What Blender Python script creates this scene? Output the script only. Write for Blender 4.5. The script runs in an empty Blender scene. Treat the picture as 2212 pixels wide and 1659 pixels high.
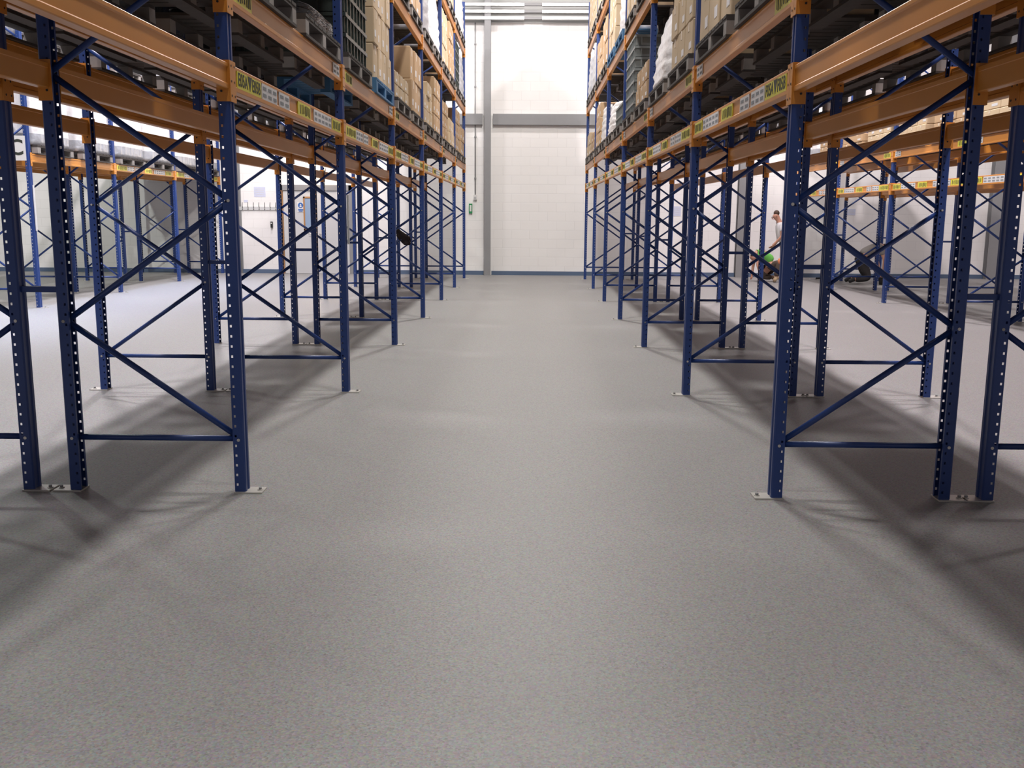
import bpy, bmesh, math, random
from mathutils import Vector, Matrix
random.seed(7)
COL = bpy.context.scene.collection
PI = math.pi

# ------------------------------------------------------------------ materials
def nt(name):
    m = bpy.data.materials.new(name); m.use_nodes = True
    n = m.node_tree.nodes; l = m.node_tree.links
    return m, n, l, n['Principled BSDF']

def simple(name, rgb, rough=0.6, metal=0.0, var=0.0, vscale=8.0, bump=0.0, bscale=40.0, spec=None, emit=None):
    m, n, l, b = nt(name)
    b.inputs['Base Color'].default_value = (*rgb, 1)
    b.inputs['Roughness'].default_value = rough
    b.inputs['Metallic'].default_value = metal
    if spec is not None: b.inputs['Specular IOR Level'].default_value = spec
    if emit:
        b.inputs['Emission Color'].default_value = (*emit[0], 1); b.inputs['Emission Strength'].default_value = emit[1]
    if var > 0 or bump > 0:
        tc = n.new('ShaderNodeTexCoord')
    if var > 0:
        ns = n.new('ShaderNodeTexNoise'); ns.inputs['Scale'].default_value = vscale; ns.inputs['Detail'].default_value = 4
        l.new(tc.outputs['Object'], ns.inputs['Vector'])
        mx = n.new('ShaderNodeMix'); mx.data_type = 'RGBA'
        mx.inputs['A'].default_value = (*[c * (1 - var) for c in rgb], 1)
        mx.inputs['B'].default_value = (*[min(1, c * (1 + var)) for c in rgb], 1)
        l.new(ns.outputs['Fac'], mx.inputs['Factor']); l.new(mx.outputs['Result'], b.inputs['Base Color'])
    if bump > 0:
        n2 = n.new('ShaderNodeTexNoise'); n2.inputs['Scale'].default_value = bscale; n2.inputs['Detail'].default_value = 3
        l.new(tc.outputs['Object'], n2.inputs['Vector'])
        bp = n.new('ShaderNodeBump'); bp.inputs['Strength'].default_value = bump; bp.inputs['Distance'].default_value = 0.02
        l.new(n2.outputs['Fac'], bp.inputs['Height']); l.new(bp.outputs['Normal'], b.inputs['Normal'])
    return m

M = {}
M['blue'] = simple('blue_paint', (.018, .050, .205), .42, var=.18, vscale=3)
M['orange'] = simple('orange_paint', (.60, .235, .035), .36, var=.12, vscale=2.5)
M['zinc'] = simple('zinc_steel', (.62, .60, .56), .4, metal=.6)
M['galv'] = simple('galvanised_steel', (.74, .74, .73), .33, metal=.85, var=.1, vscale=2)
M['grey_paint'] = simple('grey_paint', (.27, .27, .275), .55, var=.05)
M['skirt'] = simple('blue_skirting', (.10, .145, .23), .5)
M['yellow'] = simple('yellow_label', (.72, .66, .06), .4)
M['white_label'] = simple('white_label', (.66, .66, .68), .35)
M['print'] = simple('label_print', (.035, .04, .03), .6)
M['print_grey'] = simple('grey_print', (.24, .26, .28), .6)
M['wood'] = simple('weathered_shaded_wood', (.052, .044, .040), .8, var=.35, vscale=12)  # weathered wood darkened further, underside shade put into the colour
M['wood_end'] = simple('lit_block_wood', (.27, .25, .235), .8, var=.2, vscale=14)  # same wood made paler, lamp light on the block ends painted in
M['wood_blue'] = simple('blue_pallet_paint', (.055, .17, .33), .65, var=.15)
M['kraft'] = simple('brown_cardboard', (.47, .315, .18), .75, var=.08, vscale=3)
M['kraft2'] = simple('pale_cardboard', (.56, .43, .28), .75, var=.08, vscale=3)
M['tape'] = simple('packing_tape', (.62, .52, .40), .35)
M['film'] = simple('white_stretch_film', (.80, .79, .80), .3, var=.07, vscale=9, bump=.7, bscale=9)
M['film_grey'] = simple('grey_stretch_film', (.38, .39, .42), .25, var=.2, vscale=7, bump=.7, bscale=9)
M['film_dark'] = simple('dark_stretch_film', (.035, .038, .045), .18, var=.3, vscale=7, bump=.8, bscale=9)
M['crate'] = simple('dark_green_plastic', (.030, .040, .036), .35, var=.25, vscale=20)
M['crate_grey'] = simple('grey_plastic', (.20, .22, .22), .45, var=.12)
M['red'] = simple('red_paint', (.55, .03, .03), .5)
M['door'] = simple('door_paint', (.60, .60, .60), .5)
M['pine'] = simple('varnished_pine', (.42, .22, .09), .45, var=.1)
M['glass'] = simple('wired_glass', (.30, .40, .55), .12)
M['poster'] = simple('printed_paper', (.62, .65, .80), .5, var=.06, vscale=14)
M['sign_blue'] = simple('sign_blue', (.03, .13, .42), .5)
M['sign_green'] = simple('sign_green', (.02, .26, .09), .5)
M['plastic_w'] = simple('white_plastic', (.75, .74, .72), .4)
M['black'] = simple('black_rubber', (.018, .018, .02), .6)
M['skin'] = simple('skin', (.52, .27, .19), .55)
M['hair'] = simple('brown_hair', (.07, .04, .025), .7)
M['tee_white'] = simple('white_cotton', (.78, .78, .80), .85)
M['tee_green'] = simple('bright_green_cotton', (.16, .58, .10), .8)
M['tee_grey'] = simple('grey_cotton', (.24, .22, .21), .85)
M['beige'] = simple('beige_trousers', (.42, .34, .29), .85)
M['trouser_dark'] = simple('dark_trousers', (.030, .026, .028), .85)
M['trouser_brown'] = simple('brown_trousers', (.085, .062, .048), .85)
M['orange_pad'] = simple('orange_knee_pad', (.75, .26, .12), .6)
M['boot'] = simple('boot_leather', (.35, .26, .16), .7)
M['cloth_dark'] = simple('dark_jacket_cloth', (.020, .012, .012), .9, var=.4, vscale=12)
M['cladding'] = simple('pale_cladding', (.40, .40, .39), .5)
M['ceiling'] = simple('roof_lining', (.30, .30, .30), .7)
M['wall_dull'] = simple('grey_cladding', (.34, .34, .34), .7)
M['lamp_glass'] = simple('lamp_glass', (1, .9, .75), .3, emit=((1, .74, .46), 26))
M['lamp_body'] = simple('lamp_housing', (.5, .5, .5), .4)

def floor_mat():
    m, n, l, b = nt('speckled_resin_floor')
    tc = n.new('ShaderNodeTexCoord')
    def noise(s, d, r=.5):
        x = n.new('ShaderNodeTexNoise'); x.inputs['Scale'].default_value = s; x.inputs['Detail'].default_value = d
        x.inputs['Roughness'].default_value = r
        l.new(tc.outputs['Object'], x.inputs['Vector']); return x
    v = n.new('ShaderNodeTexVoronoi'); v.inputs['Scale'].default_value = 150
    l.new(tc.outputs['Object'], v.inputs['Vector'])
    hs = n.new('ShaderNodeHueSaturation'); hs.inputs['Saturation'].default_value = .55; hs.inputs['Value'].default_value = .55
    l.new(v.outputs['Color'], hs.inputs['Color'])
    base = n.new('ShaderNodeMix'); base.data_type = 'RGBA'
    base.inputs['A'].default_value = (.218, .211, .208, 1); base.inputs['B'].default_value = (.256, .247, .244, 1)
    big = noise(.45, 5, .55); l.new(big.outputs['Fac'], base.inputs['Factor'])
    mx = n.new('ShaderNodeMix'); mx.data_type = 'RGBA'; mx.inputs['Factor'].default_value = .30
    l.new(base.outputs['Result'], mx.inputs['A']); l.new(hs.outputs['Color'], mx.inputs['B'])
    fine = noise(75, 2, .6); cr = n.new('ShaderNodeValToRGB')
    cr.color_ramp.elements[0].position = .36; cr.color_ramp.elements[0].color = (.90, .90, .905, 1)
    cr.color_ramp.elements[1].position = .62; cr.color_ramp.elements[1].color = (1.06, 1.05, 1.04, 1)
    l.new(fine.outputs['Fac'], cr.inputs['Fac'])
    mu = n.new('ShaderNodeMix'); mu.data_type = 'RGBA'; mu.blend_type = 'MULTIPLY'; mu.inputs['Factor'].default_value = .9
    l.new(mx.outputs['Result'], mu.inputs['A']); l.new(cr.outputs['Color'], mu.inputs['B'])
    # two faint scuff marks
    l.new(mu.outputs['Result'], b.inputs['Base Color'])
    b.inputs['Roughness'].default_value = .5
    bp = n.new('ShaderNodeBump'); bp.inputs['Strength'].default_value = .12; bp.inputs['Distance'].default_value = .002
    l.new(v.outputs['Distance'], bp.inputs['Height']); l.new(bp.outputs['Normal'], b.inputs['Normal'])
    return m
M['floor'] = floor_mat()

def wall_mat():
    m, n, l, b = nt('white_painted_blockwork')
    tc = n.new('ShaderNodeTexCoord')
    mp = n.new('ShaderNodeMapping'); mp.inputs['Rotation'].default_value = (PI / 2, 0, 0)
    l.new(tc.outputs['Object'], mp.inputs['Vector'])
    br = n.new('ShaderNodeTexBrick'); br.inputs['Scale'].default_value = 1.0
    br.inputs['Brick Width'].default_value = .45; br.inputs['Row Height'].default_value = .225
    br.inputs['Mortar Size'].default_value = .007; br.inputs['Mortar Smooth'].default_value = .5
    br.inputs['Color1'].default_value = (.89, .87, .85, 1); br.inputs['Color2'].default_value = (.875, .855, .835, 1)
    br.inputs['Mortar'].default_value = (.82, .80, .785, 1)
    l.new(mp.outputs['Vector'], br.inputs['Vector'])
    l.new(br.outputs['Color'], b.inputs['Base Color'])
    b.inputs['Roughness'].default_value = .6
    bp = n.new('ShaderNodeBump'); bp.inputs['Strength'].default_value = .3; bp.inputs['Distance'].default_value = .006
    bp.invert = True
    l.new(br.outputs['Fac'], bp.inputs['Height']); l.new(bp.outputs['Normal'], b.inputs['Normal'])
    return m
M['wall'] = wall_mat()

# ------------------------------------------------------------------ mesh helpers
class MB:
    def __init__(s): s.v = []; s.f = []; s.mi = []; s.mats = []; s.sm = []
    def m(s, mat):
        if mat not in s.mats: s.mats.append(mat)
        return s.mats.index(mat)
    def box(s, c, d, mat, rot=None):
        i = len(s.v); cx, cy, cz = c; x, y, z = d[0] / 2, d[1] / 2, d[2] / 2
        for p in ((-x, -y, -z), (x, -y, -z), (x, y, -z), (-x, y, -z), (-x, -y, z), (x, -y, z), (x, y, z), (-x, y, z)):
            q = Vector(p)
            if rot is not None: q = rot @ q
            s.v.append((q[0] + cx, q[1] + cy, q[2] + cz))
        for f in ((0, 3, 2, 1), (4, 5, 6, 7), (0, 1, 5, 4), (1, 2, 6, 5), (2, 3, 7, 6), (3, 0, 4, 7)):
            s.f.append([i + k for k in f]); s.mi.append(s.m(mat)); s.sm.append(False)
        return s
    def tube(s, a, b, r, mat, n=8, r2=None, smooth=True, roll=0):
        a, b = Vector(a), Vector(b); d = (b - a).normalized()
        u = d.orthogonal().normalized(); w = d.cross(u); r2 = r if r2 is None else r2; i = len(s.v)
        for c, rr in ((a, r), (b, r2)):
            for k in range(n):
                t = 2 * PI * k / n + roll; s.v.append(tuple(c + u * math.cos(t) * rr + w * math.sin(t) * rr))
        for k in range(n):
            s.f.append([i + k, i + (k + 1) % n, i + n + (k + 1) % n, i + n + k]); s.mi.append(s.m(mat)); s.sm.append(smooth)
        s.f.append([i + k for k in range(n)][::-1]); s.mi.append(s.m(mat)); s.sm.append(False)
        s.f.append([i + n + k for k in range(n)]); s.mi.append(s.m(mat)); s.sm.append(False)
        return s
    def prism_y(s, prof, y0, y1, mat):
        i = len(s.v); n = len(prof)
        for y in (y0, y1):
            for (x, z) in prof: s.v.append((x, y, z))
        for k in range(n):
            s.f.append([i + k, i + (k + 1) % n, i + n + (k + 1) % n, i + n + k]); s.mi.append(s.m(mat)); s.sm.append(False)
        s.f.append([i + k for k in range(n)][::-1]); s.mi.append(s.m(mat)); s.sm.append(False)
        s.f.append([i + n + k for k in range(n)]); s.mi.append(s.m(mat)); s.sm.append(False)
        return s
    def ball(s, c, r, mat, seg=14, rings=9, sc=(1, 1, 1)):
        i = len(s.v); mi = s.m(mat)
        for a in range(1, rings):
            t = PI * a / rings
            for k in range(seg):
                p = 2 * PI * k / seg
                s.v.append((c[0] + r * sc[0] * math.sin(t) * math.cos(p), c[1] + r * sc[1] * math.sin(t) * math.sin(p), c[2] + r * sc[2] * math.cos(t)))
        top = len(s.v); s.v.append((c[0], c[1], c[2] + r * sc[2])); s.v.append((c[0], c[1], c[2] - r * sc[2]))
        for a in range(rings - 2):
            for k in range(seg):
                s.f.append([i + a * seg + k, i + (a + 1) * seg + k, i + (a + 1) * seg + (k + 1) % seg, i + a * seg + (k + 1) % seg]); s.mi.append(mi); s.sm.append(True)
        for k in range(seg):
            s.f.append([top, i + k, i + (k + 1) % seg]); s.mi.append(mi); s.sm.append(True)
            b = i + (rings - 2) * seg
            s.f.append([top + 1, b + (k + 1) % seg, b + k]); s.mi.append(mi); s.sm.append(True)
        return s
    def mesh(s, name):
        me = bpy.data.meshes.new(name); me.from_pydata(s.v, [], s.f)
        for m in s.mats: me.materials.append(M[m])
        me.polygons.foreach_set('material_index', s.mi); me.polygons.foreach_set('use_smooth', s.sm); me.update()
        bm = bmesh.new(); bm.from_mesh(me); bmesh.ops.recalc_face_normals(bm, faces=bm.faces); bm.to_mesh(me); bm.free()
        return me

def put(name, me, parent=None, loc=(0, 0, 0), rot=(0, 0, 0)):
    o = bpy.data.objects.new(name, me); COL.objects.link(o)
    if parent is not None: o.parent = parent
    o.location = loc; o.rotation_euler = rot
    return o
def tag(o, label, cat, group=None, kind=None):
    o['label'] = label; o['category'] = cat
    if group: o['group'] = group
    if kind: o['kind'] = kind
    return o
def empty(name, loc, rot=(0, 0, 0)):
    o = bpy.data.objects.new(name, None); COL.objects.link(o); o.location = loc; o.rotation_euler = rot; return o
def struct(name, mb, label=None, **k):
    o = put(name, mb.mesh(name), **k); o['kind'] = 'structure'
    if label: o['label'] = label
    return o

# ------------------------------------------------------------------ setting
XL, XR, YB, YW, ZC = -16.0, 14.5, -5.0, 24.6, 9.7
struct('floor', MB().box(((XL + XR) / 2, (YB + YW) / 2, -.05), (XR - XL + .6, YW - YB + .6, .1), 'floor'), 'grey speckled resin warehouse floor')
struct('wall_back', MB().box(((XL + XR) / 2, YW + .15, 3.05), (XR - XL + .6, .3, 6.1), 'wall'), 'white painted blockwork end wall')
struct('trim_1', MB().box(((XL + XR) / 2, YW + .2, 7.9), (XR - XL + .6, .1, 3.6), 'cladding'), 'pale metal cladding above the blockwork')
struct('wall_left', MB().box((XL - .15, (YB + YW) / 2, ZC / 2), (.3, YW - YB, ZC), 'wall_dull'))
struct('wall_right', MB().box((XR + .15, (YB + YW) / 2, ZC / 2), (.3, YW - YB, ZC), 'wall_dull'))
struct('wall_front', MB().box(((XL + XR) / 2, YB - .15, ZC / 2), (XR - XL + .6, .3, ZC), 'wall_dull'))
struct('ceiling', MB().box(((XL + XR) / 2, (YB + YW) / 2, ZC + .1), (XR - XL + .6, YW - YB + .6, .2), 'ceiling'))
COLX = [-13.7, -7.38, -1.05, 5.29, 11.52]
# skirting pieces between columns
xs = [XL] + sum([[c - .1, c + .1] for c in COLX], []) + [XR]
mb = MB()
for a, b in zip(xs[0::2], xs[1::2]): mb.box(((a + b) / 2, YW - .012, .05), (b - a, .024, .10), 'skirt')
o = struct('baseboard_back', mb, 'dark blue skirting strip')
for i, cx in enumerate(COLX):
    m_ = MB()
    w = .155 if i == 2 else .24
    m_.box((cx, YW - .21, ZC / 2), (w, .012, ZC), 'grey_paint').box((cx, YW - .012, ZC / 2), (w, .012, ZC), 'grey_paint').box((cx, YW - .11, ZC / 2), (.012, .19, ZC), 'grey_paint')
    o = put('steel_column', m_.mesh('steel_column'))
    o['kind'] = 'structure'
    o.name = 'trim_%d' % (i + 2)
mb = MB()
xs = [XL] + sum([[c - .13, c + .13] for c in COLX], []) + [XR]
for a, b in zip(xs[0::2], xs[1::2]): mb.box(((a + b) / 2, YW - .05, 3.82), (b - a, .10, .26), 'grey_paint')
struct('trim_7', mb, 'grey horizontal steel rail on wall')
# galvanised sheeting rails above the blockwork
for j, (z, yo) in enumerate(((6.15, .16), (6.30, .14), (6.46, .16), (6.64, .14))):
    m_ = MB(); y0 = YW - .23
    prof = [(0, 0), (.10, 0), (.10, .055), (.092, .055), (.092, .008), (.008, .008), (.008, .05), (0, .05)]
    for a, b in ((XL, -.17), (.26, XR)):
        i0 = len(m_.v)
        m_.box(((a + b) / 2, y0 - .002, z + .02), (b - a, .006, .062), 'galv')
        m_.box(((a + b) / 2, y0 + .05, z - .012), (b - a, .11, .006), 'galv')
        m_.box(((a + b) / 2, y0 + .05, z + .052), (b - a, .11, .006), 'galv')
    m_.box((.045, y0 + .03, z + .02), (.44, .05, .05), 'grey_paint')
    struct('trim_%d' % (8 + j), m_, 'galvanised sheeting rail')
# scuff marks on floor
# ------------------------------------------------------------------ things on the end wall
t = empty('electrical_conduit', (-1.36, YW, 0)); tag(t, 'thin grey conduit running down the end wall to a switch box', 'conduit')
put('pipe', MB().tube((0, -.02, 1.99), (0, -.02, 6.1), .014, 'grey_paint').mesh('pipe'), t)
put('switch_box', MB().box((0, -.035, 1.93), (.085, .07, .12), 'plastic_w').box((0, -.072, 1.915), (.05, .006, .05), 'lamp_body').mesh('switch_box'), t)
for z in (2.4, 3.4, 4.6, 5.6): put('pipe_clip', MB().box((0, -.02, z), (.05, .04, .03), 'grey_paint').mesh('pipe_clip'), t)
t = put('door_release', MB().box((-1.475, YW - .023, 1.655), (.085, .05, .24), 'sign_green').box((-1.475, YW - .052, 1.66), (.045, .006, .155), 'plastic_w').mesh('door_release'))
tag(t, 'small green framed call point on the end wall below the conduit', 'call point')
# double door
D0, D1, DH = -6.27, -4.45, 2.20
dr = empty('door_1', ((D0 + D1) / 2, YW, 0)); dr['kind'] = 'structure'; dr['label'] = 'pale double door with vision panels'
w = D1 - D0
put('door_frame', MB().box((-w / 2 + .04, -.04, DH / 2), (.08, .09, DH), 'pine').box((w / 2 - .04, -.04, DH / 2), (.08, .09, DH), 'grey_paint').box((0, -.04, DH - .06), (w, .09, .14), 'grey_paint').mesh('door_frame'), dr)
for s, nm in ((-1, 'left'), (1, 'right')):
    lw = (w - .2) / 2
    cx = s * (lw / 2 + .012)
    lf = put('door_leaf', MB().box((cx, -.035, (DH - .14) / 2), (lw, .05, DH - .15), 'door').mesh('door_leaf'), dr)
    vx = cx + .25
    if s < 0:
        put('vision_panel', MB().box((vx, -.064, 1.50), (.22, .008, .76), 'glass').mesh('vision_panel'), lf)
        f = MB(); 
        f.box((vx - .13, -.068, 1.5), (.04, .02, .84), 'pine').box((vx + .13, -.068, 1.5), (.04, .02, .84), 'pine').box((vx, -.068, 1.9), (.30, .02, .04), 'pine').box((vx, -.068, 1.1), (.30, .02, .04), 'pine')
        put('panel_frame', f.mesh('panel_frame'), lf)
    put('door_handle', MB().tube((cx - s * (lw / 2 - .07), -.075, 1.0), (cx - s * (lw / 2 - .07), -.12, 1.0), .012, 'zinc').tube((cx - s * (lw / 2 - .07), -.12, 1.0), (cx - s * (lw / 2 - .19), -.12, 1.0), .011, 'zinc').mesh('door_handle'), lf)
put('meeting_strip', MB().box((0, -.066, 1.02), (.05, .014, 2.0), 'pine').mesh('meeting_strip'), dr)
# mandatory sign on door
sg = MB(); sg.box((0, 0, 0), (.17, .006, .25), 'plastic_w')
sg.tube((0, -.004, .045), (0, -.007, .045), .066, 'sign_blue', 24, smooth=False)
sg.tube((0, -.007, .06), (0, -.009, .06), .018, 'plastic_w', 14, smooth=False); sg.box((0, -.008, .02), (.05, .002, .036), 'plastic_w')
sg.box((0, -.005, -.065), (.13, .004, .035), 'sign_blue').box((0, -.005, -.10), (.10, .004, .018), 'sign_blue')
tag(put('safety_sign', sg.mesh('safety_sign'), loc=(-5.745, YW - .066, 1.66)), 'round blue mandatory sign stuck on the left door leaf', 'sign')
# posters
def poster(x, z, w, h, label):
    p = MB().box((0, 0, 0), (w, .006, h), 'poster')
    for k in range(int(h / .045) - 1):
        p.box((-.02 * w, -.004, h / 2 - .05 - k * .045), (w * (.8 if k % 3 else .55), .002, .012), 'white_label')
    tag(put('notice', p.mesh('notice'), loc=(x, YW - .002, z)), label, 'notice')
poster(-6.78, 2.03, .29, .25, 'pale blue notice on the wall left of the double door')
poster(-7.14, 1.80, .10, .06, 'tiny pale blue label on the wall above the hook rail')
poster(3.70, 1.62, .18, .24, 'pale blue notice on the end wall left of the grey column')
poster(8.02, 1.63, .22, .15, 'pale blue notice low on the end wall, right of the workers')
# hook rail
t = empty('hook_rail', (-6.87, YW, 1.62)); tag(t, 'white rail of black coat hooks on the wall beside the door', 'coat rack')
put('rail', MB().box((0, -.012, 0), (1.12, .024, .085), 'door').mesh('rail'), t)
hk = MB().tube((0, -.024, .02), (0, -.075, .05), .007, 'black').tube((0, -.075, .05), (.012, -.085, .15), .007, 'black').tube((0, -.024, -.01), (0, -.06, -.03), .007, 'black').mesh('hook')
for k in range(8): put('hook', hk, t, (-.49 + .14 * k, 0, 0))
t = put('door_intercom', MB().box((0, -.028, 0), (.05, .06, .15), 'black').box((.0, -.062, .035), (.03, .006, .03), 'plastic_w').mesh('door_intercom'), loc=(-6.5, YW, 1.22))
tag(t, 'small black wall handset under the hook rail', 'handset')
# bulkhead lamp
t = empty('bulkhead_lamp', (-5.25, YW - .012, 2.62)); tag(t, 'glowing round bulkhead lamp on the wall above the double door', 'lamp')
put('lamp_base', MB().tube((0, .01, 0), (0, -.04, 0), .15, 'lamp_body', 24).mesh('lamp_base'), t)
put('lamp_glass', MB().ball((0, -.05, 0), .125, 'lamp_glass', 20, 12, (1, .55, 1)).mesh('lamp_glass'), t)
ld = bpy.data.lights.new('bulkhead_light', 'POINT'); ld.energy = 42; ld.color = (1, .76, .50); ld.shadow_soft_size = .12
lo = bpy.data.objects.new('bulkhead_light', ld); COL.objects.link(lo); lo.parent = t; lo.location = (0, -.30, 0)

# ------------------------------------------------------------------ racking kit
PH = 6.25; PW = .082; PD = .06
def post_mesh():
    pitch = .0535; n = int(PH / pitch)
    path = [(PD, -PW / 2 + .016), (PD, -PW / 2), (.050, -PW / 2), (.039, -PW / 2), (.007, -PW / 2), (0, -PW / 2 + .007),
            (0, -PW / 2 + .026), (.006, -PW / 2 + .032), (.006, PW / 2 - .032), (0, PW / 2 - .026),
            (0, PW / 2 - .007), (.007, PW / 2), (.039, PW / 2), (.050, PW / 2), (PD, PW / 2), (PD, PW / 2 - .016)]
    zs = [0.0]
    for k in range(n):
        z = .04 + k * pitch; zs += [z, z + .013]
    zs.append(PH)
    bm = bmesh.new(); V = [[bm.verts.new((x, y, z)) for (x, y) in path] for z in zs]
    for a in range(len(zs) - 1):
        hole = a % 2 == 1
        for c in range(len(path) - 1):
            if hole and c in (2, 12): continue
            bm.faces.new((V[a][c], V[a][c + 1], V[a + 1][c + 1], V[a + 1][c]))
    bmesh.ops.recalc_face_normals(bm, faces=bm.faces)
    bmesh.ops.solidify(bm, geom=bm.faces[:], thickness=.0022)
    me = bpy.data.meshes.new('upright_post'); bm.to_mesh(me); bm.free(); me.materials.append(M['blue'])
    return me
ME_POST = post_mesh()
def plate_mesh():
    b = MB().box((-.012, 0, .004), (.15, .11, .008), 'zinc')
    b.tube((-.065, 0, .008), (-.065, 0, .022), .009, 'grey_paint', 6).tube((-.065, 0, .008), (-.065, 0, .011), .016, 'zinc', 12)
    return b.mesh('base_plate')
ME_PLATE = plate_mesh()
BH = .125; BL = 3.0 - PW - .008
def beam_mesh(L):
    # stepped box profile, front face at x=0 facing -x, top at z=0
    pr = [(.052, -.004), (.012, -.004), (.010, 0), (.002, 0), (0, -.003), (0, -.016), (.006, -.022), (.006, -.096), (0, -.102), (0, -.121), (.003, -BH), (.046, -BH), (.050, -.121), (.050, -.03), (.052, -.026)]
    return MB().prism_y(pr, -L / 2, L / 2, 'orange').mesh('load_beam')
def conn_mesh():
    # +1: plate on the +y end of beam
    b = MB().box((.030, 0, -.085), (.066, .005, .20), 'orange').box((-.006, .024, -.085), (.005, .050, .20), 'orange')
    for z in (-.01, -.085, -.155): b.tube((-.004, .022, z), (-.010, .022, z), .006, 'black', 8)
    b.tube((.038, -.002, -.135), (.038, -.006, -.135), .006, 'black', 8)
    return b.mesh('beam_connector')
ME_CONN = conn_mesh()
_bc = {}
def brace_mesh(key, a, b):
    if key in _bc: return _bc[key]
    a, b = Vector(a), Vector(b); d = (b - a).normalized()
    m_ = MB().tube(a + d * .03, b - d * .03, .0165, 'blue', 8)
    for p in (a, b):
        s = 1 if p is a else -1
        m_.box(tuple(p + d * s * .02), (.062, .012, .03), 'blue', Matrix.Rotation(-math.atan2(d.z, d.x), 3, 'Y'))
        m_.tube(p + Vector((0, -.044, 0)), p + Vector((0, .044, 0)), .0085, 'zinc', 8)
    _bc[key] = m_.mesh('brace'); return _bc[key]

def text_mesh(body, size, mat, sx=1.0):
    cu = bpy.data.curves.new('lettering', 'FONT'); cu.body = body; cu.size = size; cu.align_x = 'CENTER'; cu.align_y = 'CENTER'
    cu.offset = size * .018; cu.extrude = .0004; cu.resolution_u = 3
    ob = bpy.data.objects.new('tmp_text', cu); COL.objects.link(ob)
    dg = bpy.context.evaluated_depsgraph_get(); dg.update()
    me = bpy.data.meshes.new_from_object(ob.evaluated_get(dg))
    bpy.data.objects.remove(ob); bpy.data.curves.remove(cu)
    me.materials.clear(); me.materials.append(M[mat])
    for v in me.vertices: v.co.x *= sx
    return me
def label_plate(y0, y1, kind, text=None, seed=0):
    """a plate on the beam face (facing -x); viewer's left is +y"""
    w = y1 - y0; c = (y0 + y1) / 2; r = random.Random(seed)
    b = MB().box((.0025, c, -.059), (.005, w, .088), 'yellow' if kind == 'y' else 'white_label')
    if kind == 'w':
        n = max(1, round(w / .13))
        for k in range(n):
            yy = y0 + (k + .5) * w / n
            for zz in (-.040, -.078):
                b.box((-.0008, yy, zz), (.0012, w / n * .62, .018), 'print_grey')
    elif text is None:
        y = y0 + .03
        while y < y1 - .03:
            ww = r.uniform(.008, .018); h = r.uniform(.048, .064)
            b.box((-.0008, y, -.059 + r.uniform(-.004, .004)), (.0012, ww, h), 'print'); y += ww + r.uniform(.012, .03)
    me = b.mesh('shelf_label')
    if text:
        tm = text_mesh(text, .092, 'print', 1.0)
        xs_ = [v.co.x for v in tm.vertices]; k = (w - .03) / (max(xs_) - min(xs_))
        # letters: text x -> -y , text y -> z , facing -x
        for v in tm.vertices:
            x, y, z = v.co; v.co = (-.0008 - z, -x * k + c, y - .059)
        me.materials.append(M['print'])
        bm = bmesh.new(); bm.from_mesh(me); n0 = len(bm.faces); bm.from_mesh(tm); bm.faces.ensure_lookup_table()
        li = len(me.materials) - 1
        for f in bm.faces[n0:]: f.material_index = li
        bm.to_mesh(me); bm.free()
    return me

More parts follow.
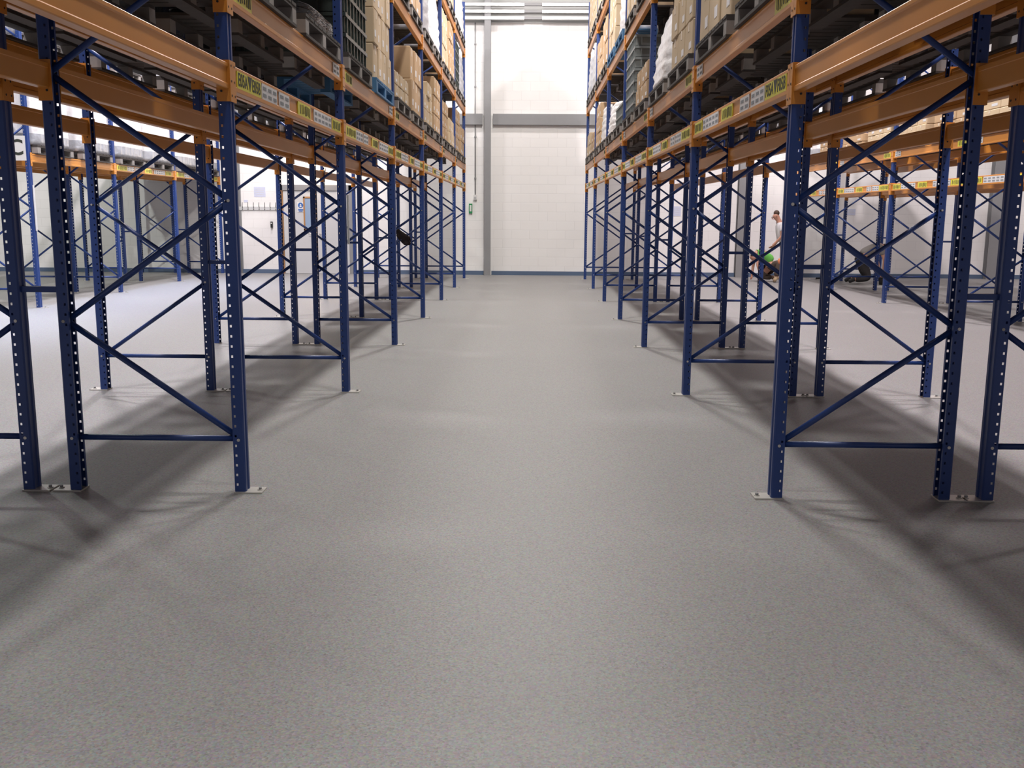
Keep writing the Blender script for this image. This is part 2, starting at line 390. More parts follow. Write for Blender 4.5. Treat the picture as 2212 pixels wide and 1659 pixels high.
def rack(label, xf, xr, ys, levels, text=None, labels=False, spacer=None, group=None, node0=.292):
    """xf: front post centre (aisle side), xr: rear post centre"""
    s = 1 if xr > xf else -1        # +1: rack to the right (front faces -x)
    root = empty('pallet_rack', (xf, ys[0], 0)); tag(root, label, 'racking', group)
    ox, oy = xf, ys[0]
    dep = abs(xr - xf)
    for y in ys:
        for (x, inward) in ((xf, s), (xr, -s)):
            p = put('upright_post', ME_POST, root, (x - inward * PD / 2 - ox, y - oy, 0), (0, 0, 0 if inward > 0 else PI))
            put('base_plate', ME_PLATE, p)
        # bracing: local +x = from front post to rear post
        rz = 0 if s > 0 else PI
        def br(nm, key, a, b): put(nm, brace_mesh(key, a, b), root, (0, y - oy, 0), (0, 0, rz))
        br('horizontal_brace', ('h', round(dep, 3)), (0, 0, node0), (dep, 0, node0))
        z = node0; side = 0; k = 0
        while z + .63 < PH - .1:
            a = (0 if side == 0 else dep, 0, z); b = (dep if side == 0 else 0, 0, z + .628)
            br('diagonal_brace', ('d', round(dep, 3), k), a, b); z += .628; side ^= 1; k += 1
        br('horizontal_brace', ('t', round(dep, 3)), (0, 0, PH - .12), (dep, 0, PH - .12))
    for bi in range(len(ys) - 1):
        y0, y1 = ys[bi], ys[bi + 1]; L = y1 - y0 - PW - .012
        key = 'L%.3f' % L
        if key not in _bc: _bc[key] = beam_mesh(L)
        for li, zt in enumerate(levels):
            for (x, inward) in ((xf, s), (xr, -s)):
                xx = x - inward * PD / 2
                b = put('load_beam', _bc[key], root, (xx - ox, (y0 + y1) / 2 - oy, zt), (0, 0, 0 if inward > 0 else PI))
                for e in (-1, 1):
                    put('beam_connector', ME_CONN, b, (0, e * L / 2, 0)).scale = (1, e, 1)
                if labels and li in labels and x == xf and y0 > (17 if s < 0 and xf < -7 else 4.5):
                    d = 1 if inward > 0 else -1     # local y = d * (world y offset from beam centre)
                    off = y0 - (y0 + y1) / 2
                    if li == 0:
                        items = [(.10, .55, 'y'), (.57, .90, 'w'), (.95, 1.2, 'w'), (1.43, 1.79, 'y'), (1.90, 2.5, 'w'), (2.54, 2.86, 'y')]
                    else:
                        items = [(.10, .42, 'y'), (2.62, 2.86, 'w')]
                    for (a, c, kd) in items:
                        wa, wc = (off + a) * d, (off + c) * d
                        tx = text if (text and li == 0 and a < .2 and abs(y0 - 5.03) < .1) else None
                        ky = ('lab', round(min(wa, wc), 3), round(max(wa, wc), 3), kd, tx)
                        if ky not in _bc: _bc[ky] = label_plate(min(wa, wc), max(wa, wc), kd, tx, int(a * 100))
                        put('shelf_label', _bc[ky], b)
    if spacer is not None:
        for y in ys:
            for z in (1.085, 3.3, 5.3):
                put('row_spacer', MB().box(((xr + spacer) / 2 - ox, y - oy, z), (abs(spacer - xr) - PD, .035, .03), 'blue').mesh('row_spacer'), root)
    return root

YS = [5.034 + 3.0 * k for k in range(-1, 7)]
LV = [2.222, 2.648, 3.935, 5.225]
AF, AR, BR, BF = -1.540, -2.436, -2.688, -3.595
EF, ER, FR, FF = 1.332, 2.223, 2.449, 3.340
# triangle glyph between the two codes
rackA = rack('blue and orange pallet racking lining the left side of the central aisle', AF, AR, YS, LV, 'E05A\u25bcE05B', {0, 1}, spacer=BR)
rackB = rack('pallet racking standing back to back behind the left aisle racking', BF, BR, YS, LV[:3])
rackE = rack('blue and orange pallet racking lining the right side of the central aisle', EF, ER, YS, LV, 'F05A\u25bcF05B', {0, 1}, spacer=FR)
rackF = rack('pallet racking standing back to back behind the right aisle racking', FF, FR, YS, LV[:3])
CYS = [15.07, 18.15, 21.24, 24.30]
CF, CR, DR, DF = -7.71, -8.56, -8.90, -9.75
LC = [2.375, 4.0]
rackC = rack('short pallet rack at far left carrying white wrapped goods, marked C', CF, CR, CYS, LC, None, {0}, spacer=DR)
rackD = rack('pallet rack farthest left, back to back behind the one marked C', DF, DR, CYS, LC)
GYS = [8.21 + 2.99 * k for k in range(6)]
GF, GR, HR, HF = 6.28, 7.17, 7.42, 8.31
LG = [2.07, 2.62]
rackG = rack('pallet rack across the far right aisle with a labelled lower beam', GF, GR, GYS, LG, None, {0, 1}, spacer=HR)
rackH = rack('pallet rack farthest right, back to back behind the far right one', HF, HR, GYS, LG)

# grey strip on the front of the nearest left post
put('protector_strip', MB().box((.048, 0, 1.44), (.012, .035, .40), 'lamp_body').mesh('protector_strip'), rackA, (0, 6.0, 0))
put('protector_strip', MB().box((.048, 0, 1.55), (.012, .035, .70), 'white_label').mesh('protector_strip'), rackC, (0, 0, 0))
# row-end sign C
sb = MB().box((0, 0, 0), (.29, .006, .37), 'plastic_w')
t = put('row_sign', sb.mesh('row_sign'), loc=(-7.855, CYS[0] - .055, 2.45)); tag(t, 'white square sign with a black letter C on the end of the far left rack', 'sign')
tm = text_mesh('C', .33, 'print'); 
for v in tm.vertices: x, y, z = v.co; v.co = (x, -z - .004, y)
put('letter', tm, t)

# ------------------------------------------------------------------ pallets and loads
def pallet_parts(blue):
    w = 'wood_blue' if blue else 'wood'; e = 'wood_blue' if blue else 'wood_end'
    # 1.0 deep (x) by 1.2 long (y)
    top = MB()
    for k in range(9): top.box((0, -.6 + .06 + k * .135, .134), (1.0, .115, .019), w)
    for x in (-.45, 0, .45): top.box((x, 0, .114), (.095, 1.2, .02), w)
    bot = MB().box((0, 0, .009), (.10, 1.2, .018), w).mesh('bottom_board')
    blk = MB().box((0, 0, .061), (.095, .10, .086), e).mesh('block')
    return top.mesh('top_deck'), bot, blk
PARTS = {False: pallet_parts(False), True: pallet_parts(True)}
def pallet_whole(blue):
    w = 'wood_blue' if blue else 'wood'; e = 'wood_blue' if blue else 'wood_end'
    b = MB()
    for k in range(9): b.box((0, -.6 + .06 + k * .135, .134), (1.0, .115, .019), w)
    for x in (-.45, 0, .45):
        b.box((x, 0, .114), (.095, 1.2, .02), w).box((x, 0, .009), (.10, 1.2, .018), w)
        for y in (-.55, 0, .55): b.box((x, y, .061), (.095, .10, .086), e)
    return b.mesh('pallet')
WHOLE = {False: pallet_whole(False), True: pallet_whole(True)}
PAL_GROUP = {}
def pallet(x, y, z, label, group, blue=False, parts=True, red=False):
    if parts:
        r = empty('pallet', (x, y, z)); t_, b_, k_ = PARTS[blue]
        put('top_deck', t_, r)
        for xx in (-.45, 0, .45):
            put('bottom_board', b_, r, (xx, 0, 0))
            for yy in (-.55, 0, .55): put('block', k_, r, (xx, yy, 0))
    else:
        r = put('pallet', WHOLE[blue], loc=(x, y, z))
    tag(r, label, 'pallet', group); return r

_cm = {}
def carton_mesh(dx, dy, dz, mat):
    k = (round(dx, 3), round(dy, 3), round(dz, 3), mat)
    if k not in _cm:
        b = MB(); me = bpy.data.meshes.new('carton')
        bm = bmesh.new(); bmesh.ops.create_cube(bm, size=1)
        for v in bm.verts: v.co = (v.co.x * dx, v.co.y * dy, (v.co.z + .5) * dz)
        bmesh.ops.bevel(bm, geom=bm.edges[:], offset=.008, segments=1, affect='EDGES')
        bm.to_mesh(me); bm.free()
        b.v = [tuple(v.co) for v in me.vertices]; b.f = [list(p.vertices) for p in me.polygons]
        b.mi = [b.m(mat)] * len(b.f); b.sm = [False] * len(b.f)
        # tape down the two end faces and along the top
        for sx in (-1, 1): b.box((sx * (dx / 2 + .0008), 0, dz * .86), (.0016, .05, dz * .26), 'tape')
        b.box((0, 0, dz + .0008), (dx * .99, .05, .0016), 'tape')
        # small printed panel on the aisle faces and camera-side face
        for sx in (-1, 1): b.box((sx * (dx / 2 + .0008), -dy * .22, dz * .3), (.0016, dy * .3, dz * .2), 'white_label')
        _cm[k] = b.mesh('carton')
    return _cm[k]
ORD = ['bottom', 'second', 'third', 'fourth', 'fifth']
def cartons(x, y, z, nc, nl, H, desc, mat='kraft', D=.94, W=1.14, tops=None, jit=.01, lean=0):
    """carton rows side by side along y, each one the full depth of the pallet; desc names the stack"""
    dy = W / nc; dz = H / nl
    cn = {1: ['only'], 2: ['near', 'far'], 3: ['near', 'middle', 'far'], 4: ['nearest', 'second', 'third', 'farthest']}[nc]
    for l in range(nl):
        for c in range(nc):
            if tops and l >= tops[c]: continue
            o = put('carton', carton_mesh(D, dy - .012, dz - .004, mat), loc=(x + random.uniform(-jit, jit), y - W / 2 + dy * (c + .5), z + l * dz),
                    rot=(0, 0, random.uniform(-.01, .01)))
            lay = ORD[l] if nl > 1 else 'single'
            colr = 'brown' if mat == 'kraft' else 'pale brown'
            cw = (cn[c] + ' column, ') if nc > 1 else ''
            tag(o, f'{colr} carton, {cw}{lay} layer, {desc}', 'carton', 'cartons in ' + desc)
def wrapped(x, y, z, h, label, mat='film', D=.96, W=1.12, taper=.06, round_=False, cat='wrapped load', seed=1, group=None, pleat=False):
    r = random.Random(seed); n = 120 if pleat else 40; L = 15; v = []; f = []
    for a in range(L + 1):
        t = a / L; zz = t * h; sh = 1 - taper * t ** 2
        if a == L: sh *= .90
        for k in range(n):
            th = 2 * PI * k / n; c, s_ = math.cos(th), math.sin(th)
            e = 2.0 if round_ else 7.0
            rr = (abs(c) ** e + abs(s_) ** e) ** (-1 / e)
            rib = 1 + (.022 * math.sin(a * 2.4 + .4 * math.sin(th * 3 + seed)) + .012 * r.uniform(-1, 1)) * (.4 if a == 0 else 1)
            if pleat: rib = 1 + .018 * math.sin(th * 30 + seed) + .012 * math.sin(th * 11 + seed * 2) + .003 * r.uniform(-1, 1)
            v.append((min(D / 2 * 1.02, max(-D / 2 * 1.02, D / 2 * rr * c * sh * rib)), W / 2 * rr * s_ * sh * rib, zz))
    for a in range(L):
        for k in range(n): f.append([a * n + k, a * n + (k + 1) % n, (a + 1) * n + (k + 1) % n, (a + 1) * n + k])
    i = len(v); v.append((0, 0, h * 1.0 + .02)); v.append((0, 0, 0))
    for k in range(n): f.append([L * n + k, L * n + (k + 1) % n, i]); f.append([(k + 1) % n, k, i + 1])
    me = bpy.data.meshes.new('wrapped_load'); me.from_pydata(v, [], f); me.materials.append(M[mat])
    if pleat:
        me.materials.append(M['film_grey'])
        for q, p in enumerate(me.polygons): p.material_index = 1 if q < 3 * n else 0
    for p in me.polygons: p.use_smooth = True
    o = put('wrapped_load', me, loc=(x, y, z)); tag(o, label, cat, group); return o
_crm = {}
def crate_mesh(mat, D, W, h):
    k = (mat, D, W, h)
    if k in _crm: return _crm[k]
    b = MB(); t = .012
    b.box((0, 0, .01), (D * .94, W * .94, .02), mat)
    for sx in (-1, 1): b.box((sx * (D / 2 - t), 0, h / 2), (t, W - .02, h - .01), mat)
    for sy in (-1, 1): b.box((0, sy * (W / 2 - t), h / 2), (D - .02, t, h - .01), mat)
    for sx in (-1, 1): b.box((sx * (D / 2 - .003), 0, h - .018), (.022, W, .030), mat)
    for sy in (-1, 1): b.box((0, sy * (W / 2 - .003), h - .018), (D, .022, .030), mat)
    for k2 in range(7):
        yy = -W / 2 + W * (k2 + .5) / 7
        for sx in (-1, 1): b.box((sx * (D / 2 + .001), yy, h * .42), (.012, .014, h * .72), mat)
    for k2 in range(6):
        xx = -D / 2 + D * (k2 + .5) / 6
        for sy in (-1, 1): b.box((xx, sy * (W / 2 + .001), h * .42), (.014, .012, h * .72), mat)
    _crm[k] = b.mesh('crate'); return _crm[k]
def crates(x, y, z, n, H, desc, mat='crate', D=.92, W=1.06, colour='dark green'):
    h = H / n
    names = ['first', 'second', 'third', 'fourth', 'fifth', 'sixth', 'seventh', 'eighth']
    for k in range(n):
        tag(put('crate', crate_mesh(mat, D, W, round(h, 4)), loc=(x, y, z + k * h)), f'{colour} crate, {names[k]} up, on {desc}', 'crate', 'crates in ' + desc)

ORDN = ['first', 'second', 'third', 'fourth', 'fifth', 'sixth', 'seventh', 'eighth', 'ninth', 'tenth', 'eleventh', 'twelfth', 'thirteenth', 'fourteenth', 'fifteenth', 'sixteenth', 'seventeenth']
def bay_positions(ys, a=.83, b=2.17):
    out = []
    for i in range(len(ys) - 1):
        out += [ys[i] + .07 + .63 + .07, ys[i + 1] - .07 - .63 - .07]
    return out
TIER = {1: 'lowest', 2: 'middle', 3: 'top'}
def pal_label(row, tier, i, extra=''):
    return f'{extra or "weathered"} wooden pallet, {ORDN[i]} from the end wall, {TIER[tier]} tier, {row}'
PH_ = .1435
def fill(row, xc, ys, zt, tier, spec, grp, near=14.0, default='dark', start=0, wide=False):
    pos = bay_positions(ys)
    for i, y in enumerate(pos):
        if wide: y += .03 if i % 2 == 0 else -.03
        sp = spec.get(i, default)
        if sp is None: continue
        blue = False
        if isinstance(sp, tuple) and sp[0] == 'blue': blue = True; sp = sp[1]
        pallet(xc, y, zt, pal_label(row, tier, len(pos) - 1 - i, 'blue' if blue else ''), grp, blue, y < near)
        z = zt + PH_
        place = f'{ORDN[len(pos) - 1 - i]} pallet from wall, {TIER[tier]} tier, {row}'
        if sp == 'dark': wrapped(xc, y, z, random.uniform(.75, 1.0), f'dark wrapped load on {place}', 'film_dark', W=1.36 if wide else 1.14, seed=i + tier, group='wrapped loads')  # where unseen, added only to block light; wide ones also close gaps
        elif sp == 'white': wrapped(xc, y, z, random.uniform(.85, 1.05), f'white wrapped load on {place}', 'film', W=1.3, taper=.02, seed=i + tier, group='wrapped loads', pleat=True)
        elif callable(sp): sp(xc, y, z, place)

def C_(nc, nl, H, mat='kraft', tops=None, W=1.14, D=.94):
    return lambda x, y, z, place: cartons(x, y, z, nc, nl, H, place, mat, D, W, tops)
def W_(h, mat='film', round_=False, W=1.1, taper=.08, D=.96):
    col = {'film': 'white', 'film_grey': 'grey', 'film_dark': 'dark'}[mat]
    return lambda x, y, z, place: wrapped(x, y, z, h, f'{col} {"rounded" if round_ else "bulging"} wrapped load on {place}', mat, D, W, taper, round_, seed=int(y * 10))
def K_(n, H, mat='crate'):
    return lambda x, y, z, place: crates(x, y, z, n, H, place, mat, colour='dark green' if mat == 'crate' else 'grey')
RA, RE = 'left aisle racking', 'right aisle racking'
RB, RF = 'second row left', 'second row right'
xa, xb, xe, xf_ = (AF + AR) / 2, (BF + BR) / 2, (EF + ER) / 2, (FF + FR) / 2
# positions index: 0,1 bay -2; 2,3 bay -1; 4,5 bay 0 (5.03-8.03); 6,7 bay 1; 8,9 bay 2; 10,11 bay 3; 12,13 bay 4; 14,15 bay 5
fill(RA, xa, YS, LV[1], 1, {2: C_(3, 2, .62, 'kraft2'), 3: W_(.10, 'film_dark', taper=0), 4: K_(6, .98), 5: ('blue', C_(4, 3, .98, 'kraft2')),
     6: C_(3, 2, .30, 'kraft2'), 7: C_(3, 2, .80), 8: C_(3, 3, .62, 'kraft2', tops=[2, 3, 3]), 9: C_(3, 3, .84), 10: C_(3, 3, .66), 11: C_(3, 2, .5, 'kraft2'), 12: C_(3, 3, .85), 13: C_(2, 2, .62)}, 'pallets on the left aisle racking')
fill(RA, xa, YS, LV[2], 2, {2: 'dark', 6: K_(5, .75), 7: C_(2, 2, .5), 8: W_(.95, 'film_grey', True, taper=.02), 9: W_(.9, 'film', taper=.12), 10: C_(3, 3, .9, 'kraft2'), 11: C_(3, 3, .95), 12: K_(5, .9), 13: W_(.9, 'film_grey')}, 'pallets on the left aisle racking', near=6)
fill(RA, xa, YS, LV[3], 3, {10: C_(2, 2, .7), 11: C_(3, 2, .8, 'kraft2'), 12: W_(.8, 'film'), 13: W_(.9, 'film')}, 'pallets on the left aisle racking', near=0)  # default dark loads out of view are added as light blockers
fill(RE, xe, YS, LV[1], 1, {2: K_(2, .3), 3: C_(3, 2, .80, 'kraft2'), 4: C_(3, 3, .85, 'kraft2', tops=[3, 2, 3]), 5: W_(.72, 'film', taper=.25),
     6: C_(3, 2, .42), 7: K_(7, .95, 'crate_grey'), 8: K_(2, .3, 'crate_grey'), 9: W_(.5, 'film', taper=.15), 10: W_(.62, 'film'), 11: C_(3, 3, .8), 12: C_(3, 2, .4), 13: C_(2, 2, .5, 'kraft2')}, 'pallets on the right aisle racking')
fill(RE, xe, YS, LV[2], 2, {6: C_(2, 2, .6), 7: C_(3, 3, .9, 'kraft2'), 8: ('blue', W_(.85, 'film', True, taper=.05)), 9: ('blue', C_(3, 3, .95, 'kraft2')), 10: C_(2, 2, .8), 11: C_(3, 2, .7), 12: W_(.9, 'film_grey'), 13: W_(.85, 'film_grey')}, 'pallets on the right aisle racking', near=6)
fill(RE, xe, YS, LV[3], 3, {10: C_(2, 2, .8, 'kraft2'), 11: C_(3, 3, .9, 'kraft2'), 12: C_(3, 3, .9, 'kraft2'), 13: C_(2, 3, .9, 'kraft2')}, 'pallets on the right aisle racking', near=0)  # unlisted spots get added dark loads that stop light, out of view
fill(RB, xb, YS, LV[1], 1, {}, 'pallets on the second row left', near=14, wide=True)
fill(RF, xf_, YS, LV[1], 1, {}, 'pallets on the second row right', near=14, wide=True)
fill(RB, xb, YS, LV[2], 2, {}, 'pallets on the second row left', near=0, wide=True)  # unseen upper loads added to block light from the left aisle
fill(RF, xf_, YS, LV[2], 2, {}, 'pallets on the second row right', near=0, wide=True)  # unseen upper loads added to keep right aisle light out
fill('far left rack', (CF + CR) / 2, CYS, LC[0], 1, {}, 'pallets on the far left rack', near=0, default='white')
fill('far left rack', (CF + CR) / 2, CYS, LC[1], 2, {}, 'pallets on the far left rack', near=0, default='white')
fill('farthest left rack', (DF + DR) / 2, CYS, LC[0], 1, {}, 'pallets on the farthest left rack', near=0, default='white')
fill('far right rack', (GF + GR) / 2, GYS, LG[1], 1, {0: C_(3, 2, .7), 1: C_(3, 3, .6), 2: C_(3, 3, .62), 3: C_(2, 3, .55, 'kraft2'), 4: C_(3, 3, .5), 5: C_(3, 2, .4, 'kraft2'), 6: C_(3, 3, .6, 'kraft2'), 7: C_(2, 2, .3), 8: C_(3, 2, .4), 9: 'white'}, 'pallets on the far right rack', near=0)
fill('farthest right rack', (HF + HR) / 2, GYS, LG[1], 1, {}, 'pallets on the farthest right rack', near=0, default='dark')

# ------------------------------------------------------------------ people
def skin_mesh(name, pts, edges, mat, root=0, sub=1):
    """pts: list of (x,y,z,rx[,ry]); returns a baked mesh grown with the Skin modifier"""
    me = bpy.data.meshes.new(name); me.from_pydata([p[:3] for p in pts], edges, [])
    o = bpy.data.objects.new('tmp_skin', me); COL.objects.link(o)
    md = o.modifiers.new('s', 'SKIN'); md.use_smooth_shade = True
    sv = me.skin_vertices[0].data if me.skin_vertices else None
    if sv is None:
        bm = bmesh.new(); bm.from_mesh(me); bm.verts.layers.skin.verify(); bm.to_mesh(me); bm.free(); sv = me.skin_vertices[0].data
    for i, p in enumerate(pts):
        sv[i].radius = (p[3], p[4] if len(p) > 4 else p[3]); sv[i].use_root = (i == root)
    s2 = o.modifiers.new('u', 'SUBSURF'); s2.levels = sub; s2.render_levels = sub
    dg = bpy.context.evaluated_depsgraph_get(); dg.update()
    out = bpy.data.meshes.new_from_object(o.evaluated_get(dg)); out.name = name
    bpy.data.objects.remove(o)
    out.materials.clear(); out.materials.append(M[mat])
    for p in out.polygons: p.use_smooth = True
    return out
def lerp(a, b, t): return tuple(a[i] + (b[i] - a[i]) * t for i in range(3))
def person(loc, J, label, tee, trousers, boots, hairy=True, pads=None):
    """J: joints in metres relative to loc: head, neck, chest, hip, and for side L/R: sh, el, wr, hi, kn, an, toe"""
    r = empty('person', loc); tag(r, label, 'person')
    pts = []; ed = []
    def add(p, rad, prev=None):
        pts.append((*p, rad) if not isinstance(rad, tuple) else (*p, *rad)); i = len(pts) - 1
        if prev is not None: ed.append((prev, i))
        return i
    hip = add(J['hip'], .115); belly = add(lerp(J['hip'], J['chest'], .5), .105, hip)
    chest = add(J['chest'], .12, belly); neck = add(J['neck'], .060, chest)
    head0 = add(lerp(J['neck'], J['head'], .55), .070, neck); hd = add(J['head'], .088, head0)
    hv = (Vector(J['head']) - Vector(J['neck'])).normalized()
    add(tuple(Vector(J['head']) + hv * .06), .062, hd)
    for s in 'LR':
        a = add(J['sh' + s], .052, chest); e = add(J['el' + s], .040, a); w = add(J['wr' + s], .027, e)
        dv = (Vector(J['wr' + s]) - Vector(J['el' + s])).normalized()
        palm = Vector(J['wr' + s]) + dv * .05; add(tuple(palm), .034, w)
        h = add(J['hi' + s], .085, hip); k = add(J['kn' + s], .058, h); an = add(J['an' + s], .040, k); add(J['toe' + s], .036, an)
    put('body', skin_mesh('body', pts, ed, 'skin', 0, 2), r)
    # fingers and thumb grown from each palm
    for s in 'LR':
        dv = (Vector(J['wr' + s]) - Vector(J['el' + s])).normalized(); sd = dv.orthogonal().normalized(); up = dv.cross(sd)
        b = MB(); pa = Vector(J['wr' + s]) + dv * .075
        for q, ln in zip((-.027, -.009, .009, .026), (.055, .068, .064, .048)):
            p0 = pa + sd * q; p1 = p0 + dv * ln * .55 + up * .006; p2 = p1 + dv * ln * .4 + up * .022
            b.tube(p0 - dv * .02, p1, .0095, 'skin', 7, .0085); b.tube(p1, p2, .0085, 'skin', 7, .007)
        p0 = Vector(J['wr' + s]) + dv * .03 - sd * .025; b.tube(p0, p0 + dv * .035 - sd * .03 + up * .01, .011, 'skin', 7, .009)
        put('fingers', b.mesh('fingers'), r)
    # face
    fc = Vector(J['face']).normalized(); hp = Vector(J['head']); sid = fc.cross(hv).normalized(); upf = sid.cross(fc).normalized()
    put('nose', MB().ball(tuple(hp + fc * .098 - upf * .005), .017, 'skin', 8, 6).mesh('nose'), r)
    for q in (-1, 1):
        put('eye', MB().ball(tuple(hp + fc * .085 + sid * .032 * q + upf * .022), .010, 'black', 8, 6).mesh('eye'), r)
        put('ear', MB().ball(tuple(hp + sid * .090 * q - fc * .005), .022, 'skin', 8, 6, (.6, .9, 1.2)).mesh('ear'), r)
    put('mouth', MB().box(tuple(hp + fc * .090 - upf * .045), (.03, .03, .008), 'red').mesh('mouth'), r)
    hb = MB(); hb.ball(tuple(hp + upf * .040 - fc * .052), .070, 'hair', 14, 9); put('hair', hb.mesh('hair'), r)
    # shirt
    P = []; Ed = []
    def a2(p, rad, prev=None):
        P.append((*p, rad)); i = len(P) - 1
        if prev is not None: Ed.append((prev, i))
        return i
    h = a2(lerp(J['hip'], J['chest'], .08), .15); bl = a2(lerp(J['hip'], J['chest'], .5), .150, h); c = a2(J['chest'], .165, bl); a2(lerp(J['chest'], J['neck'], .78), .085, c)
    for s in 'LR':
        a = a2(J['sh' + s], .072, c); a2(lerp(J['sh' + s], J['el' + s], .65), .062, a)
    put('shirt', skin_mesh('shirt', P, Ed, tee, 0, 2), r)
    P = []; Ed = []
    h = a2(J['hip'], .135); a2(lerp(J['hip'], J['chest'], .14), .13, h)
    for s in 'LR':
        a = a2(J['hi' + s], .115, h); k = a2(J['kn' + s], .085, a); a2(lerp(J['kn' + s], J['an' + s], .9), .068, k)
    put('trousers', skin_mesh('trousers', P, Ed, trousers, 0, 2), r)
    for s in 'LR':
        put('boot', skin_mesh('boot', [(*lerp(J['kn' + s], J['an' + s], .85), .052), (*J['an' + s], .052), (*J['toe' + s], .046)], [(0, 1), (1, 2)], boots, 0, 2), r)
        if pads:
            kp = Vector(J['kn' + s]); kd = (kp - Vector(J['hi' + s])).normalized()
            put('knee_pad', MB().ball(tuple(kp + kd * .035), .075, pads, 12, 8, (.9, .9, 1.1)).mesh('knee_pad'), r)
    return r
# standing, leaning towards the crouching colleague on his left
person((5.95, 23.1, 0), dict(head=(-.17, 0, 1.52), neck=(-.09, 0, 1.41), chest=(-.03, 0, 1.20), hip=(.05, 0, .88), face=(-.8, 0, -.6),
    shL=(-.04, -.18, 1.32), elL=(-.06, -.25, 1.05), wrL=(-.22, -.17, .86), shR=(-.04, .18, 1.32), elR=(.02, .24, 1.03), wrR=(-.12, .16, .84),
    hiL=(.11, -.10, .84), knL=(.07, -.12, .46), anL=(.11, -.12, .09), toeL=(-.05, -.13, .046), hiR=(.11, .10, .84), knR=(.09, .12, .46), anR=(.15, .13, .09), toeR=(-.01, .14, .046)),
    'person in a white T-shirt and beige trousers stooping beside a crouching colleague', 'tee_white', 'beige', 'boot')
person((5.55, 22.75, 0), dict(head=(-.36, -.13, .56), neck=(-.27, -.07, .66), chest=(-.13, -.02, .68), hip=(.12, .05, .42), face=(-.5, -.3, -.8),
    shL=(-.20, -.20, .68), elL=(-.28, -.26, .42), wrL=(-.22, -.30, .19), shR=(-.18, .17, .68), elR=(-.28, .16, .42), wrR=(-.33, .02, .18),
    hiL=(.10, -.08, .36), knL=(.22, -.24, .47), anL=(.17, -.22, .09), toeL=(.10, -.34, .046), hiR=(.10, .14, .34), knR=(-.08, .18, .11), anR=(.22, .24, .09), toeR=(.30, .25, .05)),
    'person in a bright green T-shirt crouching on the floor with orange knee pads', 'tee_green', 'trouser_brown', 'boot', pads='orange_pad')
person((7.72, 22.35, 0), dict(head=(.38, -.02, .78), neck=(.30, 0, .87), chest=(.16, 0, .83), hip=(-.16, 0, .60), face=(.5, -.2, -.8),
    shL=(.22, -.19, .83), elL=(.32, -.22, .55), wrL=(.34, -.14, .27), shR=(.22, .19, .83), elR=(.30, .22, .55), wrR=(.36, .10, .27),
    hiL=(-.15, -.10, .56), knL=(.02, -.15, .13), anL=(-.34, -.16, .10), toeL=(-.44, -.16, .05), hiR=(-.15, .10, .56), knR=(.04, .14, .13), anR=(-.33, .15, .10), toeR=(-.43, .15, .05)),
    'person in a grey T-shirt and dark trousers kneeling bent over the floor at right', 'tee_grey', 'trouser_dark', 'black')
# tools on the floor
t = empty('floor_scraper', (7.0, 23.75, 0), (0, 0, .2)); tag(t, 'small flat trowel lying on the floor between the workers', 'trowel')
put('blade', MB().box((-.09, 0, .006), (.18, .10, .012), 'white_label').mesh('blade'), t)
put('handle', MB().tube((0, 0, .03), (.18, 0, .03), .02, 'black').tube((-.03, 0, .012), (0, 0, .03), .008, 'zinc').mesh('handle'), t)
# kneeling mat / bucket by the bent worker
t = empty('bucket', (8.02, 22.05, 0)); tag(t, 'small black bucket on the floor by the bent worker', 'bucket')
put('pail', MB().tube((0, 0, 0), (0, 0, .16), .09, 'black', 20, .115).mesh('pail'), t)

# dark jacket slung on a brace of the left racking
def jacket():
    r = random.Random(3); nu, nv = 18, 22; v = []; f = []
    for a in range(nu + 1):
        for b in range(nv + 1):
            u = a / nu; w = b / nv
            # drape over a bar: w<.4 hangs behind, w>.4 hangs in front
            x = -.19 + .36 * u
            barz = .13 - .24 * u
            if w < .35: y = .035 + .02 * math.sin(u * 9); z = barz - (.35 - w) * .40
            else: y = -.035 - .03 * math.sin(u * 11 + 1) * (w - .35); z = barz - (w - .35) * (.30 + .16 * math.sin(u * 3.1))
            if .30 < w < .42: y = .035 - .07 * (w - .30) / .12; z = barz + .014
            v.append((x + .02 * math.sin(w * 9), y + .008 * math.sin(7 * u + 13 * w), z + .008 * r.uniform(-1, 1)))
    for a in range(nu):
        for b in range(nv):
            i = a * (nv + 1) + b; f.append([i, i + 1, i + nv + 2, i + nv + 1])
    bm = bmesh.new(); me = bpy.data.meshes.new('jacket'); me.from_pydata(v, [], f); bm.from_mesh(me)
    bmesh.ops.solidify(bm, geom=bm.faces[:], thickness=.02); bm.to_mesh(me); bm.free(); me.materials.append(M['cloth_dark'])
    for p in me.polygons: p.use_smooth = True
    return me
j = put('jacket', jacket(), loc=(-2.20, 17.034, 1.17)); j.scale = (.66, 1, .66); tag(j, 'dark jacket slung over a diagonal brace of the left aisle racking', 'jacket')

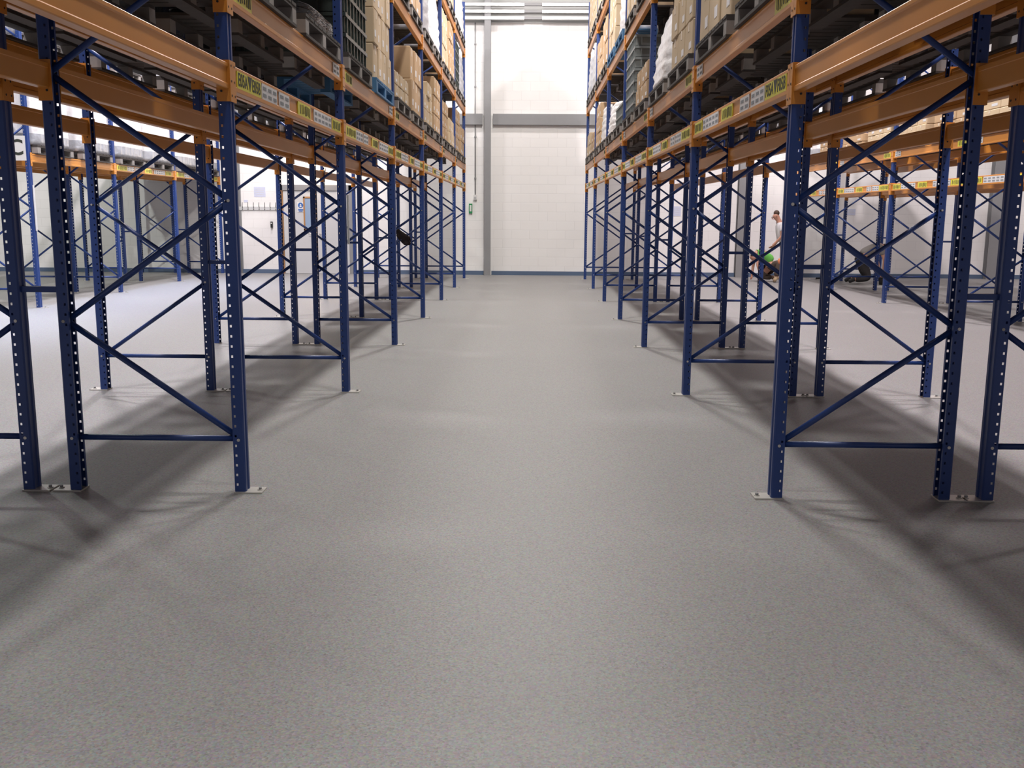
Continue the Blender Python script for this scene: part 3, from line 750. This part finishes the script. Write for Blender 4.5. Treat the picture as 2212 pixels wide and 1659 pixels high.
# ------------------------------------------------------------------ lamps
def lamp_fixture(x, y, i, aisle, energy, color):
    t = empty('high_bay_lamp', (x, y, 9.0)); tag(t, f'round high bay lamp, {ORDN[i]} along {aisle}', 'lamp', 'high bay lamps')
    put('reflector', MB().tube((0, 0, .04), (0, 0, .28), .34, 'lamp_body', 24, .12).mesh('reflector'), t)
    put('stem', MB().tube((0, 0, .28), (0, 0, .71), .02, 'lamp_body').mesh('stem'), t)
    ld = bpy.data.lights.new('high_bay_light', 'AREA'); ld.shape = 'DISK'; ld.size = .62; ld.energy = energy; ld.color = color
    lo = bpy.data.objects.new('high_bay_light', ld); COL.objects.link(lo); lo.parent = t; lo.location = (0, 0, .02)
warm = (1.0, .95, .90); cool = (.86, .92, 1.0); pink = (1.0, .90, .88)
for i, (y, e) in enumerate(((1.3, 370), (6.8, 620), (11.8, 800), (17.0, 1420), (21.6, 330))): lamp_fixture(-.1, y, i, 'the central aisle', e, (1.0, .965, .925))  # last lamp of the row added to brighten the end wall
for i, (y, e) in enumerate(((1.3, 560), (5.9, 800), (11.8, 900), (17.6, 1300), (21.6, 560))): lamp_fixture(-5.65, y, i, 'the left aisle', e * 1.3, (1.0, .94, .97))  # lamp nearest the end wall is an added fill for it
for i, (y, e) in enumerate(((1.3, 560), (5.9, 800), (11.8, 900), (17.6, 1300), (21.6, 560))): lamp_fixture(4.8, y, i, 'the right aisle', e * 1.2, (1.0, .905, .92))  # end lamp likewise added to lift the wall brightness
lamp_fixture(-12.3, 16.0, 0, 'the far left side', 1300, (.94, 1.0, .93))
lamp_fixture(11.5, 16.0, 0, 'the far right side', 900, (1.0, .90, .91))

rl = struct('added_rooflight_1', MB().box((-7.0, 16.0, ZC - .03), (1.5, 12.4, .06), 'grey_paint').box((-7.0, 16.0, ZC - .062), (1.3, 12.2, .006), 'plastic_w'), 'long unseen rooflight added over the far left rack')  # unseen panel added to account for the bluish floor strip
ld = bpy.data.lights.new('added_cool_light', 'AREA'); ld.shape = 'RECTANGLE'; ld.size = 1.1; ld.size_y = 12; ld.energy = 420; ld.color = (.62, .72, 1.0); ld.spread = math.radians(32)  # added narrow blue light under the panel, tints the floor by the rack
lo = bpy.data.objects.new('added_cool_light', ld); COL.objects.link(lo); lo.location = (-7.0, 16.0, ZC - .08)
w = bpy.data.worlds.new('world'); bpy.context.scene.world = w; w.use_nodes = True
w.node_tree.nodes['Background'].inputs['Color'].default_value = (.8, .85, 1, 1); w.node_tree.nodes['Background'].inputs['Strength'].default_value = .3

# ------------------------------------------------------------------ camera
F, PIT, ROL, YAW, HC = 2084.5, .1726, .0068, -.0166, 1.481
c_, s_ = math.cos(YAW), math.sin(YAW)
right = Vector((c_, -s_, 0)); fh = Vector((s_, c_, 0)); Zv = Vector((0, 0, 1))
fwd = fh * math.cos(PIT) - Zv * math.sin(PIT); up = fh * math.sin(PIT) + Zv * math.cos(PIT)
Rv = right * math.cos(ROL) + up * math.sin(ROL); Uv = up * math.cos(ROL) - right * math.sin(ROL)
cd = bpy.data.cameras.new('camera'); cam = bpy.data.objects.new('camera', cd); COL.objects.link(cam)
mt = Matrix.Identity(4)
for i in range(3): mt[i][0] = Rv[i]; mt[i][1] = Uv[i]; mt[i][2] = -fwd[i]
mt[0][3], mt[1][3], mt[2][3] = 0, 0, HC
cam.matrix_world = mt
cd.sensor_fit = 'HORIZONTAL'; cd.sensor_width = 36; cd.lens = F / 2212 * 36; cd.clip_start = .05; cd.clip_end = 100
sc = bpy.context.scene; sc.camera = cam
sc.view_settings.view_transform = 'Standard'; sc.view_settings.look = 'None'; sc.view_settings.gamma = 1
sc.view_settings.exposure = -1.25
sc.cycles.max_bounces = 8
